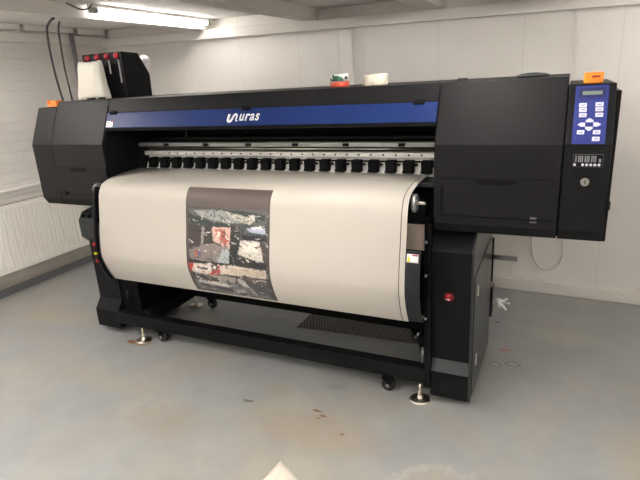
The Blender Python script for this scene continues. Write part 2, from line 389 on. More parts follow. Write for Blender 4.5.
obj('keypad_line', plate(bm_(), 2.778, 2.879, 1.333, 1.335, .003), BLUE3, CB)
PX0, PX1 = 2.777, 2.879
def kp(u, v): return (PX0+(u-(45-35*v/425))/(235+20*v/425)*(PX1-PX0), 1.380-v/425*.188)
def key(u0, u1, v0, v1):
    a = kp(u0, (v0+v1)/2-45); b = kp(u1, (v0+v1)/2-45); z1 = kp(0, v0-45)[1]; z0 = kp(0, v1-45)[1]
    k = obj('keypad_button', plate(bm_(), a[0], b[0], z0, z1, .0045), KEY, CB, bevel=.001)
    w = b[0]-a[0]; h = z1-z0
    obj('button_print', plate(bm_(), a[0]+w*.25, a[0]+w*.8, z0+h*.4, z0+h*.58, .0049, h0=.003), INKTXT, CB)
for v in (188, 223, 262): key(67, 124, v-15, v+15)
for v in (185, 221, 261): key(186, 243, v-15, v+15)
key(52, 108, 371, 401); key(172, 228, 371, 401); key(167, 224, 419, 450)
for pts in ([(118, 313), (118, 300), (146, 283), (175, 300), (175, 313)], [(113, 347), (170, 347), (170, 360), (142, 378), (113, 360)],
            [(57, 330), (80, 316), (113, 316), (113, 345), (80, 345)], [(174, 316), (205, 316), (232, 330), (205, 345), (174, 345)]):
    obj('arrow_button', spoly(bm_(), [kp(u, v-45) for u, v in pts], .0045), KEY, CB)
# meter window with indicator row
mp = obj('meter_frame', box(bm_(), 2.788, 2.880, -.002, .01, 1.114, 1.158), mat('meter_outline', '4b4b4d', .5), CB)
obj('meter_window', box(bm_(), 2.7893, 2.8787, -.003, .01, 1.1153, 1.1567), DEEP, CB)
bm = bm_(); x = 2.794; k = 0
while x < 2.862:
    box(bm, x, x+.0035, -.004, 0, 1.131, 1.153); x += .0058 if k % 3 else .0085; k += 1
box(bm, 2.866, 2.873, -.004, 0, 1.131, 1.143)
obj('meter_scale', bm, mat('meter_grey', '77777a', .5), CB)
for i in range(7):
    if i == 1: continue
    obj('indicator_light', cyl(bm_(), (2.793+i*.0125, -.005, 1.122), (2.793+i*.0125, 0, 1.122), .0046, n=14), KEY, CB)
bm = bm_(); cyl(bm, (2.830, -.010, 1.062), (2.830, 0, 1.062), .014, n=24)
lk = obj('key_lock', bm, mat('lock_steel', '8f8c86', .35, metal=.8), CB, bevel=.002)
obj('keyhole', box(bm_(), 2.8285, 2.8315, -.0106, -.005, 1.056, 1.069), DEEP, CB)

# central cover, blue visor and lettering
zb1, zb0 = 1.3465, 1.2725
yb_ = lambda z: yT*(z-zF)/(zT-zF)
tc_ = prism(bm_(), [(yb_(zb1), zb1), (yT, zT), (YB, zT), (YB, .80), (YB-.03, .80), (YB-.03, zT-.03), (.14, zT-.03), (yb_(zb1)+.03, zb1)], .551, 2.304)
TC = obj('top_cover', tc_, BLK2, PR, bevel=.003)
VS = obj('front_visor', prism(bm_(), [(yb_(zb0), zb0), (yb_(zb1), zb1), (yb_(zb1)+.012, zb1-.005), (yb_(zb0)+.012, zb0-.005)], .553, 2.300), BLUE, PR, bevel=.001, label='blue visor strip')
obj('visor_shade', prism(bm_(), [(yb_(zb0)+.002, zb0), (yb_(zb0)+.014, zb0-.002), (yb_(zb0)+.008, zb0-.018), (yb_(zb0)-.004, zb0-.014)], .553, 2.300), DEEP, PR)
for x in (.60, 1.423, 2.225):
    bm = bm_(); plate(bm, x-.022, x+.022, 1.338, 1.352, .007); plate(bm, x-.012, x+.012, 1.352, 1.357, .004)
    obj('visor_latch', bm, DEEP, VS, bevel=.001)
bm = bm_()
obj('service_sticker', plate(bm_(), .560, .604, 1.276, 1.305, .0012), WHITE, VS)
bm = bm_(); P0 = sl(.575, 1.290, .0016)
for i in range(20):
    a0, a1 = 2*PI*i/24, 2*PI*(i+1)/24
    q = [P0+(Vector((1, 0, 0))*math.cos(a)+upv*math.sin(a))*r for a, r in ((a0, .011), (a1, .011), (a1, .007), (a0, .007))]
    bm.faces.new([bm.verts.new(v) for v in q])
plate(bm, .588, .600, 1.280, 1.284, .0016, h0=.0010); plate(bm, .588, .598, 1.290, 1.293, .0016, h0=.0010)
obj('sticker_print', bm, BLUE, VS)
obj('sticker_band', plate(bm_(), .588, .604, 1.299, 1.305, .0016, h0=.001), RED, VS)
# lettering "uras"
def text_part(body, x0, x1, z0, h, parent, name, m, shear=.25, off=.012):
    cu = bpy.data.curves.new('t', 'FONT'); cu.body = body; cu.extrude = .0; cu.offset = off; cu.shear = shear; cu.space_character = 1.16; cu.size = 1
    to = bpy.data.objects.new('t', cu); C.objects.link(to); bpy.context.view_layer.update()
    me = bpy.data.meshes.new_from_object(to.evaluated_get(bpy.context.evaluated_depsgraph_get()))
    bpy.data.objects.remove(to)
    xs = [v.co.x for v in me.vertices]; ys = [v.co.y for v in me.vertices]
    sx = (x1-x0)/(max(xs)-min(xs)); sy = h/(max(ys)-min(ys)); mx, my = min(xs), min(ys)
    bm = bm_(); bm.from_mesh(me); bmesh.ops.solidify
    for v in bm.verts:
        x, y = (v.co.x-mx)*sx+x0, (v.co.y-my)*sy
        v.co = sl(x, z0, .002)+upv*y
    ex = bmesh.ops.extrude_face_region(bm, geom=bm.faces[:])
    for g in ex['geom']:
        if isinstance(g, bmesh.types.BMVert): g.co += nrm*-.0025
    bmesh.ops.recalc_face_normals(bm, faces=bm.faces[:])
    return obj(name, bm, m, parent)
text_part('uras', 1.392, 1.500, 1.292, .033, VS, 'visor_lettering', WHITE, off=.016)
# the joined u-n emblem before the letters: a band drawn as a ribbon
path = [(0, 1), (-.02, .35), (.02, .06), (.16, -.04), (.32, .05), (.42, .4), (.52, .8), (.66, .98), (.82, .85), (.84, .5), (.82, .2), (.92, .06), (1.0, .04)]
Q = []
for i in range(len(path)-1):
    a, b, c, d = [Vector(path[max(0, min(j, len(path)-1))]) for j in (i-1, i, i+1, i+2)]
    for k in range(5):
        t = k/5; Q.append(.5*((2*b)+(-a+c)*t+(2*a-5*b+4*c-d)*t*t+(-a+3*b-3*c+d)*t**3))
Q.append(Vector(path[-1])); bm = bm_(); prev = None
for i, q in enumerate(Q):
    d = (Q[min(i+1, len(Q)-1)]-Q[max(i-1, 0)]); d = Vector((d.x*.052, d.y*.04)).normalized(); nn = Vector((-d.y, d.x))
    f = i/len(Q); w = .0060*(1-.5*f)
    base = Vector((1.330+q.x*.052+q.y*.005, 1.285+.0))
    ce = sl(base.x, 1.291, .002)+upv*(q.y*.034)
    L_ = bm.verts.new(ce+Vector((1, 0, 0))*nn.x*w+upv*nn.y*w); R_ = bm.verts.new(ce-Vector((1, 0, 0))*nn.x*w-upv*nn.y*w)
    if prev: bm.faces.new((prev[0], prev[1], R_, L_))
    prev = (L_, R_)
ex = bmesh.ops.extrude_face_region(bm, geom=bm.faces[:])
for g in ex['geom']:
    if isinstance(g, bmesh.types.BMVert): g.co += nrm*-.0025
bmesh.ops.recalc_face_normals(bm, faces=bm.faces[:])
obj('visor_emblem', bm, WHITE, VS)
# hinge tabs on the top edge
for x, w in ((.205, .02), (.29, .016), (2.351, .018)):
    obj('top_tab', box(bm_(), x-w, x+w, .28, .31, zT-.001, zT+.011), RUBBER, PR, bevel=.002)

# inside: back panel, rails, pinch rollers
obj('inner_panel', box(bm_(), .552, 2.303, .37, .38, .96, zT-.031), DEEP, PR)
RA = obj('guide_rail', box(bm_(), .556, 2.303, .252, .30, 1.145, 1.168), ALU, PR, bevel=.003, label='upper aluminium guide rail')
for k in range(6): obj('rail_clip', box(bm_(), .761+k*.268-.015, .761+k*.268+.015, .243, .26, 1.150, 1.163), DEEP, RA, bevel=.001)
obj('guide_rail', cyl(bm_(), (.556, .27, 1.134), (2.303, .27, 1.134), .004), CHROME, PR, label='thin steel guide rod')
RB = obj('guide_rail', box(bm_(), .600, 2.303, .245, .29, 1.099, 1.122), ALUL, PR, bevel=.002, label='lower perforated guide rail')
hole = None
for k in range(26):
    x = .779+k*.0589
    if hole is None:
        hole = obj('rail_hole', cyl(bm_(), (x, .243, 1.111), (x, .25, 1.111), .0045, n=10), DEEP, RB)
        h0 = x
    else: copy_part(hole, RB, (x-h0, 0, 0))
obj('backing_strip', prism(bm_(), [(.240, 1.022), (.284, 1.099), (.29, 1.099), (.29, 1.019), (.240, 1.019)], .600, 2.303), mat('white_strip', 'f2f0ec', .3, spec=.6), PR)
obj('pinch_shaft', cyl(bm_(), (.57, .268, 1.079), (2.30, .268, 1.079), .004), DEEP, PR)
pr0 = None
for k in range(20):
    x = .6605+k*.0819
    if pr0 is None:
        bm = bm_(); box(bm, x-.023, x+.023, .222, .262, 1.042, 1.089)
        prism(bm, [(.216, 1.034), (.255, 1.034), (.262, 1.046), (.222, 1.046)], x-.025, x+.025)
        pr0 = obj('pinch_roller', bm, DEEP, PR, bevel=.003)
        obj('roller_wheel', cyl(bm_(), (x-.02, .235, 1.037), (x+.02, .235, 1.037), .007, n=14), RUBBER, pr0)
        bm = bm_(); box(bm, x+.026, x+.036, .256, .270, 1.060, 1.068); cyl(bm, (x+.023, .25, 1.068), (x+.035, .25, 1.068), .006, n=10)
        obj('roller_spring', bm, RUBBER, pr0)
        x00 = x
    else: copy_part(pr0, PR, (x-x00, 0, 0))
obj('platen', box(bm_(), .553, 2.302, .10, .37, 1.000, 1.018), GREYB, PR, bevel=.003)
obj('rear_rail', box(bm_(), .60, 2.303, .30, .355, 1.175, 1.19), BLK, PR, bevel=.002)
for xa, xb in ((.5515, .5545), (2.3005, 2.3035)): obj('side_shade_plate', prism(bm_(), [(.012, 1.185), (.045, 1.262), (.08, 1.38), (.36, 1.38), (.36, .90), (.004, .90)], xa, xb), DEEP, PR)  # added matt black plates paint the cavity's shade over the hood sides
bm = bm_(); box(bm, .556, .60, .235, .36, 1.02, 1.144); obj('rail_end_block', bm, DEEP, PR, bevel=.003)
obj('cavity_wire', tube(bm_(), [(.84, .34, 1.28), (.846, .33, 1.23), (.846, .32, 1.19)], .003, 8), GREYP, PR)
obj('cavity_floor', box(bm_(), .553, 2.302, .15, .80, .60, .97), DEEP, PR, label='main beam')

# sheet profile (y, z)
PROF = [(.24,1.027),(.16,1.025),(.08,1.022),(0,1.011),(-.045,.997),(-.07,.977),(-.086,.945),(-.10,.88),(-.113,.805),(-.128,.74),(-.137,.68),(-.142,.625),(-.138,.60),(-.116,.53),(-.093,.486),(-.08,.466)]
CUM = [0]
for a, b in zip(PROF, PROF[1:]): CUM.append(CUM[-1]+math.hypot(b[0]-a[0], b[1]-a[1]))
def onprof(s, off=0):
    s = max(0, min(s, CUM[-1]))
    for i in range(len(PROF)-1):
        if s <= CUM[i+1]+1e-9:
            t = (s-CUM[i])/(CUM[i+1]-CUM[i]); y = PROF[i][0]*(1-t)+PROF[i+1][0]*t; z = PROF[i][1]*(1-t)+PROF[i+1][1]*t
            dy, dz = PROF[i+1][0]-PROF[i][0], PROF[i+1][1]-PROF[i][1]; l = math.hypot(dy, dz)
            return (y+off*dz/l, z-off*dy/l)
# smooth the profile by averaging nearby samples
def sm(s, off=0):
    w = .018; p = [onprof(s+d*w, off) for d in (-1, -.5, 0, .5, 1)] if w < s < CUM[-1]-w else [onprof(s, off)]
    return (sum(q[0] for q in p)/len(p), sum(q[1] for q in p)/len(p))
def band(bm, x0, x1, s0, s1, o0, o1, n=60, mi=0):
    pts = [sm(s0+(s1-s0)*i/n, o1) for i in range(n+1)]+[sm(s1-(s1-s0)*i/n, o0) for i in range(n+1)]
    m = len(pts)//2
    V = [[bm.verts.new((x, p[0], p[1])) for p in pts] for x in (x0, x1)]
    N_ = len(pts); fs = []
    for i in range(N_):
        j = (i+1) % N_; f = bm.faces.new((V[0][i], V[0][j], V[1][j], V[1][i])); fs.append(f); f.smooth = (i != m-1 and i != N_-1)
    for V_ in V:
        for i in range(m-1): fs.append(bm.faces.new((V_[i], V_[i+1], V_[N_-2-i], V_[N_-1-i])))
    for f in fs: f.material_index = mi
    bmesh.ops.recalc_face_normals(bm, faces=fs)
    return bm
E_ = CUM[-1]; CUTX = 2.197
SH = empty('vinyl_sheet', (1.3, .1, .42), 'wide cream white vinyl sheet with a car picture, draped over the printer front', 'vinyl sheet')
obj('sheet_material', band(bm_(), .56, 2.222, 0, E_, -.001, .0005, 90), VINYL, SH)
obj('cut_line', band(bm_(), CUTX, CUTX+.0033, .02, E_, 0, .0009, 80), LINE, SH)
obj('sheet_tail', box(bm_(), .56, 2.222, -.0815, .20, .4665, .4675), VINYL, SH)
# printed picture
PRINT = [('4a4644', [(1.136, 0.401), (1.596, 0.381), (1.602, 0.657), (1.582, 0.828), (1.33, 0.842), (1.15, 0.82), (1.122, 0.746), (1.138, 0.577)]), ('5a5a5a', [(1.153, 0.402), (1.591, 0.384), (1.587, 0.461), (1.499, 0.458), (1.403, 0.459), (1.269, 0.459), (1.165, 0.432)]), ('8f9391', [(1.177, 0.408), (1.348, 0.399), (1.414, 0.426), (1.468, 0.451), (1.381, 0.461), (1.292, 0.451), (1.212, 0.429)]), ('35403c', [(1.337, 0.395), (1.499, 0.4), (1.572, 0.409), (1.582, 0.434), (1.489, 0.445), (1.414, 0.426)]), ('b9b4a8', [(1.359, 0.403), (1.457, 0.419), (1.531, 0.433), (1.499, 0.458), (1.403, 0.436)]), ('d5cfc3', [(1.499, 0.413), (1.529, 0.415), (1.522, 0.439), (1.491, 0.432)]), ('2f3a36', [(1.148, 0.423), (1.212, 0.439), (1.292, 0.457), (1.392, 0.465), (1.397, 0.487), (1.269, 0.477), (1.164, 0.47)]), ('3a3233', [(1.15, 0.476), (1.229, 0.48), (1.229, 0.556), (1.199, 0.596), (1.152, 0.59)]), ('8a8480', [(1.229, 0.48), (1.252, 0.483), (1.247, 0.559), (1.224, 0.57)]), ('33302f', [(1.246, 0.479), (1.289, 0.481), (1.293, 0.555), (1.258, 0.591), (1.238, 0.574)]), ('c9a79a', [(1.289, 0.481), (1.394, 0.478), (1.391, 0.579), (1.315, 0.554), (1.293, 0.546)]), ('a85b50', [(1.303, 0.493), (1.348, 0.486), (1.376, 0.512), (1.384, 0.543), (1.366, 0.563), (1.338, 0.543), (1.314, 0.516)]), ('d9c9bb', [(1.32, 0.497), (1.336, 0.501), (1.335, 0.528), (1.315, 0.525)]), ('7f7672', [(1.152, 0.6), (1.2, 0.586), (1.241, 0.569), (1.304, 0.559), (1.388, 0.584), (1.334, 0.647), (1.253, 0.65), (1.16, 0.645)]), ('b2613f', [(1.185, 0.603), (1.209, 0.595), (1.22, 0.609), (1.209, 0.632), (1.19, 0.629)]), ('5b6080', [(1.201, 0.608), (1.218, 0.601), (1.227, 0.618), (1.204, 0.632)]), ('9fa9ab', [(1.349, 0.583), (1.389, 0.58), (1.381, 0.647), (1.317, 0.649)]), ('252a29', [(1.397, 0.469), (1.441, 0.479), (1.447, 0.533), (1.428, 0.609), (1.388, 0.642), (1.389, 0.557)]), ('3f4a4a', [(1.436, 0.457), (1.582, 0.465), (1.585, 0.518), (1.468, 0.514)]), ('aeb2c8', [(1.478, 0.477), (1.572, 0.462), (1.582, 0.496), (1.499, 0.493)]), ('dedbe0', [(1.505, 0.468), (1.574, 0.46), (1.577, 0.472), (1.515, 0.481)]), ('23252a', [(1.446, 0.507), (1.585, 0.506), (1.586, 0.527), (1.468, 0.53)]), ('c6c0b6', [(1.449, 0.533), (1.547, 0.53), (1.562, 0.578), (1.572, 0.623), (1.522, 0.619), (1.434, 0.599)]), ('dcd6cb', [(1.463, 0.542), (1.537, 0.538), (1.548, 0.579), (1.458, 0.585)]), ('2a2a2b', [(1.398, 0.607), (1.584, 0.631), (1.584, 0.655), (1.387, 0.651)]), ('26211f', [(1.147, 0.646), (1.389, 0.651), (1.393, 0.663), (1.251, 0.666), (1.146, 0.658)]), ('c9bdb2', [(1.157, 0.665), (1.389, 0.656), (1.583, 0.664), (1.575, 0.704), (1.347, 0.706), (1.162, 0.723)]), ('b8aa97', [(1.388, 0.663), (1.582, 0.669), (1.571, 0.702), (1.461, 0.693), (1.388, 0.696)]), ('b04034', [(1.145, 0.664), (1.178, 0.665), (1.16, 0.696), (1.145, 0.725)]), ('b5483b', [(1.286, 0.662), (1.329, 0.665), (1.327, 0.703), (1.285, 0.726), (1.248, 0.727), (1.28, 0.698)]), ('ddd7d0', [(1.177, 0.673), (1.279, 0.671), (1.267, 0.694), (1.185, 0.702)]), ('5d5752', [(1.19, 0.68), (1.261, 0.679), (1.253, 0.692), (1.199, 0.694)]), ('44403e', [(1.277, 0.663), (1.315, 0.659), (1.32, 0.68), (1.293, 0.694), (1.277, 0.683)]), ('e2ddd6', [(1.288, 0.668), (1.308, 0.668), (1.309, 0.681), (1.292, 0.685)]), ('9c948c', [(1.155, 0.724), (1.345, 0.715), (1.413, 0.721), (1.396, 0.751), (1.204, 0.755)]), ('3b3939', [(1.152, 0.713), (1.24, 0.719), (1.313, 0.745), (1.282, 0.764), (1.18, 0.754)]), ('5b5350', [(1.449, 0.694), (1.573, 0.715), (1.578, 0.742), (1.484, 0.734)]), ('6b6c70', [(1.149, 0.756), (1.4, 0.757), (1.57, 0.768), (1.579, 0.821), (1.356, 0.836), (1.159, 0.814)]), ('c4bfb9', [(1.177, 0.762), (1.274, 0.757), (1.372, 0.772), (1.349, 0.786), (1.23, 0.778), (1.173, 0.776)]), ('b9b4b0', [(1.422, 0.718), (1.453, 0.73), (1.472, 0.771), (1.441, 0.765), (1.413, 0.745)]), ('3a3a40', [(1.179, 0.785), (1.353, 0.791), (1.461, 0.8), (1.44, 0.826), (1.194, 0.805)]), ('4d4e55', [(1.481, 0.744), (1.575, 0.745), (1.576, 0.815), (1.491, 0.809)]), ('a9a6a6', [(1.362, 0.797), (1.43, 0.795), (1.458, 0.808), (1.389, 0.814)])]
def inside(p, poly):
    c = False; n = len(poly); j = n-1
    for i in range(n):
        (xi, yi), (xj, yj) = poly[i], poly[j]
        if (yi > p[1]) != (yj > p[1]) and p[0] < (xj-xi)*(p[1]-yi)/(yj-yi)+xi: c = not c
        j = i
    return c
U0, U1, S0, S1 = 1.136, 1.602, .291, .838
NU, NS = 130, 155
bm = bm_(); cl = bm.loops.layers.float_color.new('print')
G = [[bm.verts.new((U0+(U1-U0)*i/NU, *sm(S0+(S1-S0)*j/NS, .0013))) for i in range(NU+1)] for j in range(NS+1)]
rnd = random.Random(3)
for k in range(340):                      # small printed detail: pipes, panels, lettering blocks
    u = rnd.uniform(U0+.01, U1-.01); s = rnd.uniform(.40, S1-.01); a = rnd.choice([-.5, -.25, -.1, .1, .3, .6, 1.4]); ln = rnd.uniform(.006, .035); wd = rnd.uniform(.0025, .005)
    dx, dy = math.cos(a)*ln, math.sin(a)*ln; nx, ny = -math.sin(a)*wd, math.cos(a)*wd
    PRINT.append((rnd.choice(['2a2a2b', '1f2423', '4a4644', '6f6b68', '8f8b86', 'b5afa6', 'd8d2c8', '5b3f3a', '3a4a48'] if s < .66 else ['2a2a2c', '44444a', '6b6c70', 'a9a5a0', 'd8d2cc', 'b8aa97', '8a4a40']), [(u, s), (u+dx, s+dy), (u+dx+nx, s+dy+ny), (u+nx, s+ny)]))
PB = [(h, poly, min(p[0] for p in poly)-.01, max(p[0] for p in poly)+.01, min(p[1] for p in poly)-.01, max(p[1] for p in poly)+.01) for h, poly in PRINT]
for j in range(NS):
    for i in range(NU):
        u = U0+(U1-U0)*(i+.5)/NU; s = S0+(S1-S0)*(j+.5)/NS
        if s < S0+.012 and u < U0+.02 and (u-U0-.02)**2+(s-S0-.012)**2 > .0004: continue
        du, ds = rnd.gauss(0, .0018), rnd.gauss(0, .0015)
        if s < .390: c = srgb('5a4f4c'); k = 1
        else:
            c = srgb('4a4644'); k = rnd.uniform(.8, 1.2)
            for h, poly, x0_, x1_, y0_, y1_ in PB:
                if x0_ < u < x1_ and y0_ < s < y1_ and inside((u+du, s+ds), poly): c = srgb(h)
        if u < U0+.006 or u > U1-.006: c = srgb('4a4240'); k = 1
        f = bm.faces.new((G[j][i], G[j][i+1], G[j+1][i+1], G[j+1][i])); f.smooth = True
        for l in f.loops: l[cl] = (c[0]*k, c[1]*k, c[2]*k, 1)
for v in [v for v in bm.verts if not v.link_faces]: bm.verts.remove(v)
pm = bpy.data.materials.new('printed_ink'); pm.use_nodes = True; N, L = nodes_of(pm)
va = N.new('ShaderNodeAttribute'); va.attribute_name = 'print'; L.new(va.outputs['Color'], N['Principled BSDF'].inputs['Base Color']); N['Principled BSDF'].inputs['Roughness'].default_value = .4
obj('printed_picture', bm, pm, SH, label='printed picture of a car interior and a racing car')

# apron under the sheet, its end plates and warning marks
sa = min((k*.002 for k in range(400)), key=lambda t: abs(onprof(t)[1]-.792)+(t < .3))
AP = obj('front_apron', band(bm_(), .540, 2.281, sa, E_-.002, -.012, -.002, 40), GREYB, PR)
obj('upper_apron', band(bm_(), .58, 2.21, .20, sa, -.010, -.003, 50), DEEP, PR)
o = obj('warning_label', band(bm_(), 2.227, 2.274, sa+.012, sa+.046, -.001, .0002, 6), WHITE, AP)
bm = bm_(); q = [sm(s, .0008) for s in (sa+.016, sa+.042)]
v = [bm.verts.new((2.229, q[1][0], q[1][1])), bm.verts.new((2.243, q[1][0], q[1][1])), bm.verts.new((2.236, q[0][0], q[0][1]))]
bm.faces.new(v); obj('warning_triangle', bm, YEL, AP)
obj('warning_stripe', band(bm_(), 2.249, 2.272, sa+.014, sa+.019, 0, .0010, 4), RED, AP)
obj('tan_strip', box(bm_(), 2.15, 2.256, .05, .058, .74, .852), PAPER, PR, label='tan backing strip')
obj('support_plate', box(bm_(), .50, 2.256, .058, .068, .72, .96), DEEP, PR)
# left end plate with red buttons
S_ = [k*.01 for k in range(1, 99)]
lp = [p for p in (onprof(s, .010) for s in S_ if s < E_) if p[0] < -.07]
poly = lp+[(.10, .45), (.10, .83), (-.006, .838), (-.006, .96)]
EP = obj('end_plate', prism(bm_(), poly, .522, .538), BLK, PR, bevel=.003, label='left end plate')
for z0, c in ((.638, RED), (.545, RED)):
    obj('red_button', box(bm_(), .520, .534, -.154, -.135, z0+.036, z0+.053), c, EP, bevel=.003)
obj('yellow_mark', box(bm_(), .520, .538, -.1545, -.13, .627, .638), YEL, EP)
# end wheels
for x0, xs, wy_, wz_ in ((2.217, 1, .0, .957), (.505, -1, -.04, .955)):
    w = obj('guide_wheel', lathe(bm_(), [(.028, 0), (.037, .003), (.037, .017), (.032, .020)], (x0, wy_, wz_), axis='x'), STEEL, PR)
    obj('wheel_axle', cyl(bm_(), (x0+.002, wy_, wz_), (x0+(.055 if xs > 0 else .04), wy_, wz_), .007), CHROME, w)
    obj('wheel_ring', lathe(bm_(), [(.014, 0), (.014, .0225)], (x0, wy_, wz_), axis='x'), GREYP, w)

# left leg with its knob pad
bm = bm_()
prism(bm, [(.13, .77), (.13, .215), (.082, .150), (.082, .038), (.62, .038), (.62, .77)], .150, .338)
LG = obj('support_leg', bm, BLK, PR, bevel=.003, label='left leg')
obj('leg_inner_box', box(bm_(), .338, .480, .14, .60, .080, .82), DEEP, LG)
obj('leg_lever', cyl(bm_(), (.40, .13, .22), (.43, .10, .30), .007), GREYB, LG)
bm = bm_(); prism(bm, [(.101, .722), (.135, .768), (.25, .79), (.25, .58), (.146, .578), (.101, .622)], .128, .300)
KP = obj('knob_pad', bm, GREYB, PR, bevel=.004)
for x in (.160, .210, .258):
    obj('knob', cyl(bm_(), (x, .124, .742), (x, .108, .755), .012, n=16), DEEP, KP, bevel=.002)
# right cabinet
bm = bm_()
prism(bm, [(.050, .742), (.104, .813), (.15, .838), (.62, .838), (.62, .04), (.056, .04), (.052, .05), (.052, .170), (.088, .215)], 2.2855, 2.452)
CA = obj('side_cabinet', bm, BLK, PR, bevel=.002, label='right cabinet')
obj('toe_lit_band', prism(bm_(), [(.088, .2155), (.0875, .217), (.0505, .1715), (.052, .1705)], 2.2855, 2.452), GREYB, CA)  # lighter overlay paints the light caught by the upward-facing toe band
sp = [(.046, .747), (.1, .818), (.62, .818), (.62, .036), (.055, .036), (.046, .05)]
SP = obj('side_panel', prism(bm_(), sp, 2.452, 2.461), mat('cabinet_side_grey_black', '2a2c2c', .3, spec=.4), PR, bevel=.002, label='cabinet side panel')
obj('panel_door', prism(bm_(), [(.075, .07), (.075, .64), (.56, .665), (.60, .62), (.60, .07)], 2.459, 2.4645), mat('cabinet_door_grey_black', '202222', .28, spec=.4), SP, bevel=.0015)
for y, z0, z1 in ((.148, .522, .572), (.165, .175, .225)):
    obj('hinge', box(bm_(), 2.463, 2.4685, y-.010, y+.010, z0, z1), ALUL, SP, bevel=.001)
eb = obj('emergency_button', lathe(bm_(), [(.016, 0), (.016, -.008), (.012, -.014), (.004, -.016)], (2.360, .052, .541), axis='y'), mat('deep_red_button', '8e1322', .3), CA)
obj('button_collar', lathe(bm_(), [(.021, 0), (.021, -.003)], (2.360, .052, .541), axis='y'), DRED, CA)
obj('button_mark', box(bm_(), 2.350, 2.367, .0355, .0365, .533, .537), WHITE, CA)
obj('inner_frame', box(bm_(), 2.256, 2.284, .045, .62, .08, .88), DEEP, PR, bevel=.002)
obj('frame_edge', box(bm_(), 2.274, 2.2845, .036, .05, .09, .86), BLK, PR)
for z in (.43, .63, .78): obj('frame_bolt', cyl(bm_(), (2.264, .036, z), (2.264, .046, z), .006, n=12), STEEL, PR)
# take-up fittings bottom right
obj('clamp_lever', tube(bm_(), [(2.26, .15, .275), (2.225, .15, .282), (2.198, .15, .290)], .008), ALUL, PR)
obj('clamp_lever', tube(bm_(), [(2.235, .13, .395), (2.215, .13, .388), (2.205, .13, .368)], .008), STEEL, PR)
bm = bm_(); prism(bm, [(.10, .31), (.24, .31), (.26, .24), (.18, .18), (.13, .20), (.11, .25)], 2.215, 2.256); obj('take_up_bracket', bm, DEEP, PR, bevel=.004)
obj('clamp_tube', cyl(bm_(), (2.238, .10, .175), (2.238, .10, .25), .009), GREYP, PR)
# base frame
obj('base_bar', box(bm_(), .335, 2.2855, .076, .135, .080, .155), BLK, PR, bevel=.004, label='front base bar')
obj('base_bar', box(bm_(), .335, 2.2855, .575, .62, .080, .135), BLK, PR, bevel=.004, label='rear base bar')
obj('base_bar', box(bm_(), .480, .545, .135, .575, .084, .16), BLK, PR, bevel=.003, label='left cross bar')
obj('rear_panel', box(bm_(), .480, 2.2855, .60, .612, .135, .62), DEEP, PR)
obj('lower_beam', box(bm_(), .480, 2.2855, .10, .60, .45, .60), DEEP, PR)
# take up shaft and hand wheel at the back of the cabinet
obj('take_up_shaft', cyl(bm_(), (2.44, .64, .533), (2.583, .64, .530), .0125, n=20), mat('pale_steel', '8d8b88', .45), PR)
obj('rear_plate', box(bm_(), 2.440, 2.4665, .621, .66, .40, .63), DEEP, PR)
bm = bm_(); box(bm, 2.440, 2.472, .621, .69, .20, .37); obj('motor_block', bm, BLK, PR, bevel=.004)
obj('motor_cap', box(bm_(), 2.445, 2.470, .621, .67, .37, .40), PAPER, PR, label='tan motor cap', bevel=.006)
bm = bm_(); cyl(bm, (2.470, .655, .268), (2.512, .655, .268), .007, n=14); cyl(bm, (2.505, .655, .255), (2.505, .655, .295), .016, n=18)
HW = obj('hand_wheel', bm, WHITE, PR)
for dx, dz, dy in ((.05, .012, -.02), (.035, -.035, -.01), (.03, .0, .06)):
    obj('wheel_grip', tube(bm_(), [(2.508, .655, .275), (2.508+dx*.6, .655+dy*.6, .275+dz*.6), (2.508+dx, .655+dy, .275+dz)], .0065, 10), WHITE, HW)
# leveling feet
ft = None
for x, y in ((2.235, .06), (.534, .068), (.523, .588), (2.235, .588)):
    if ft is None:
        ft = obj('leveling_foot', lathe(bm_(), [(.046, 0), (.048, .003), (.047, .006), (.040, .009), (.039, .0095), (.018, .011), (.014, .014), (.013, .026), (.009, .030)], (x, y, 0)), CHROME, PR)
        obj('threaded_stem', cyl(bm_(), (x, y, .028), (x, y, .085), .0065, n=16), CHROME, ft); f0 = (x, y)
        obj('lock_nut', cyl(bm_(), (x, y, .033), (x, y, .043), .012, n=6), CHROME, ft)
    else: copy_part(ft, PR, (x-f0[0], y-f0[1], 0))
# casters
cs = None
for x, y in ((2.075, .085), (.655, .105), (.655, .60), (2.075, .60)):
    if cs is None:
        bm = bm_(); box(bm, x-.026, x+.026, y-.030, y+.030, .072, .080)
        prism(bm, [(x-.022, .073), (x+.022, .073), (x+.012, .024), (x-.004, .024)], y-.020, y-.0165, 'y'); prism(bm, [(x-.022, .073), (x+.022, .073), (x+.012, .024), (x-.004, .024)], y+.0165, y+.020, 'y')
        cs = obj('caster', bm, DEEP, PR, bevel=.001)
        obj('caster_wheel', lathe(bm_(), [(.028, -.014), (.033, -.010), (.033, .010), (.028, .014)], (x, y, .0335), axis='y'), RUBBER, cs)
        obj('wheel_hub', cyl(bm_(), (x, y-.0215, .0335), (x, y+.0215, .0335), .010, n=16), GREYP, cs); c0 = (x, y)
    else: copy_part(cs, PR, (x-c0[0], y-c0[1], 0))

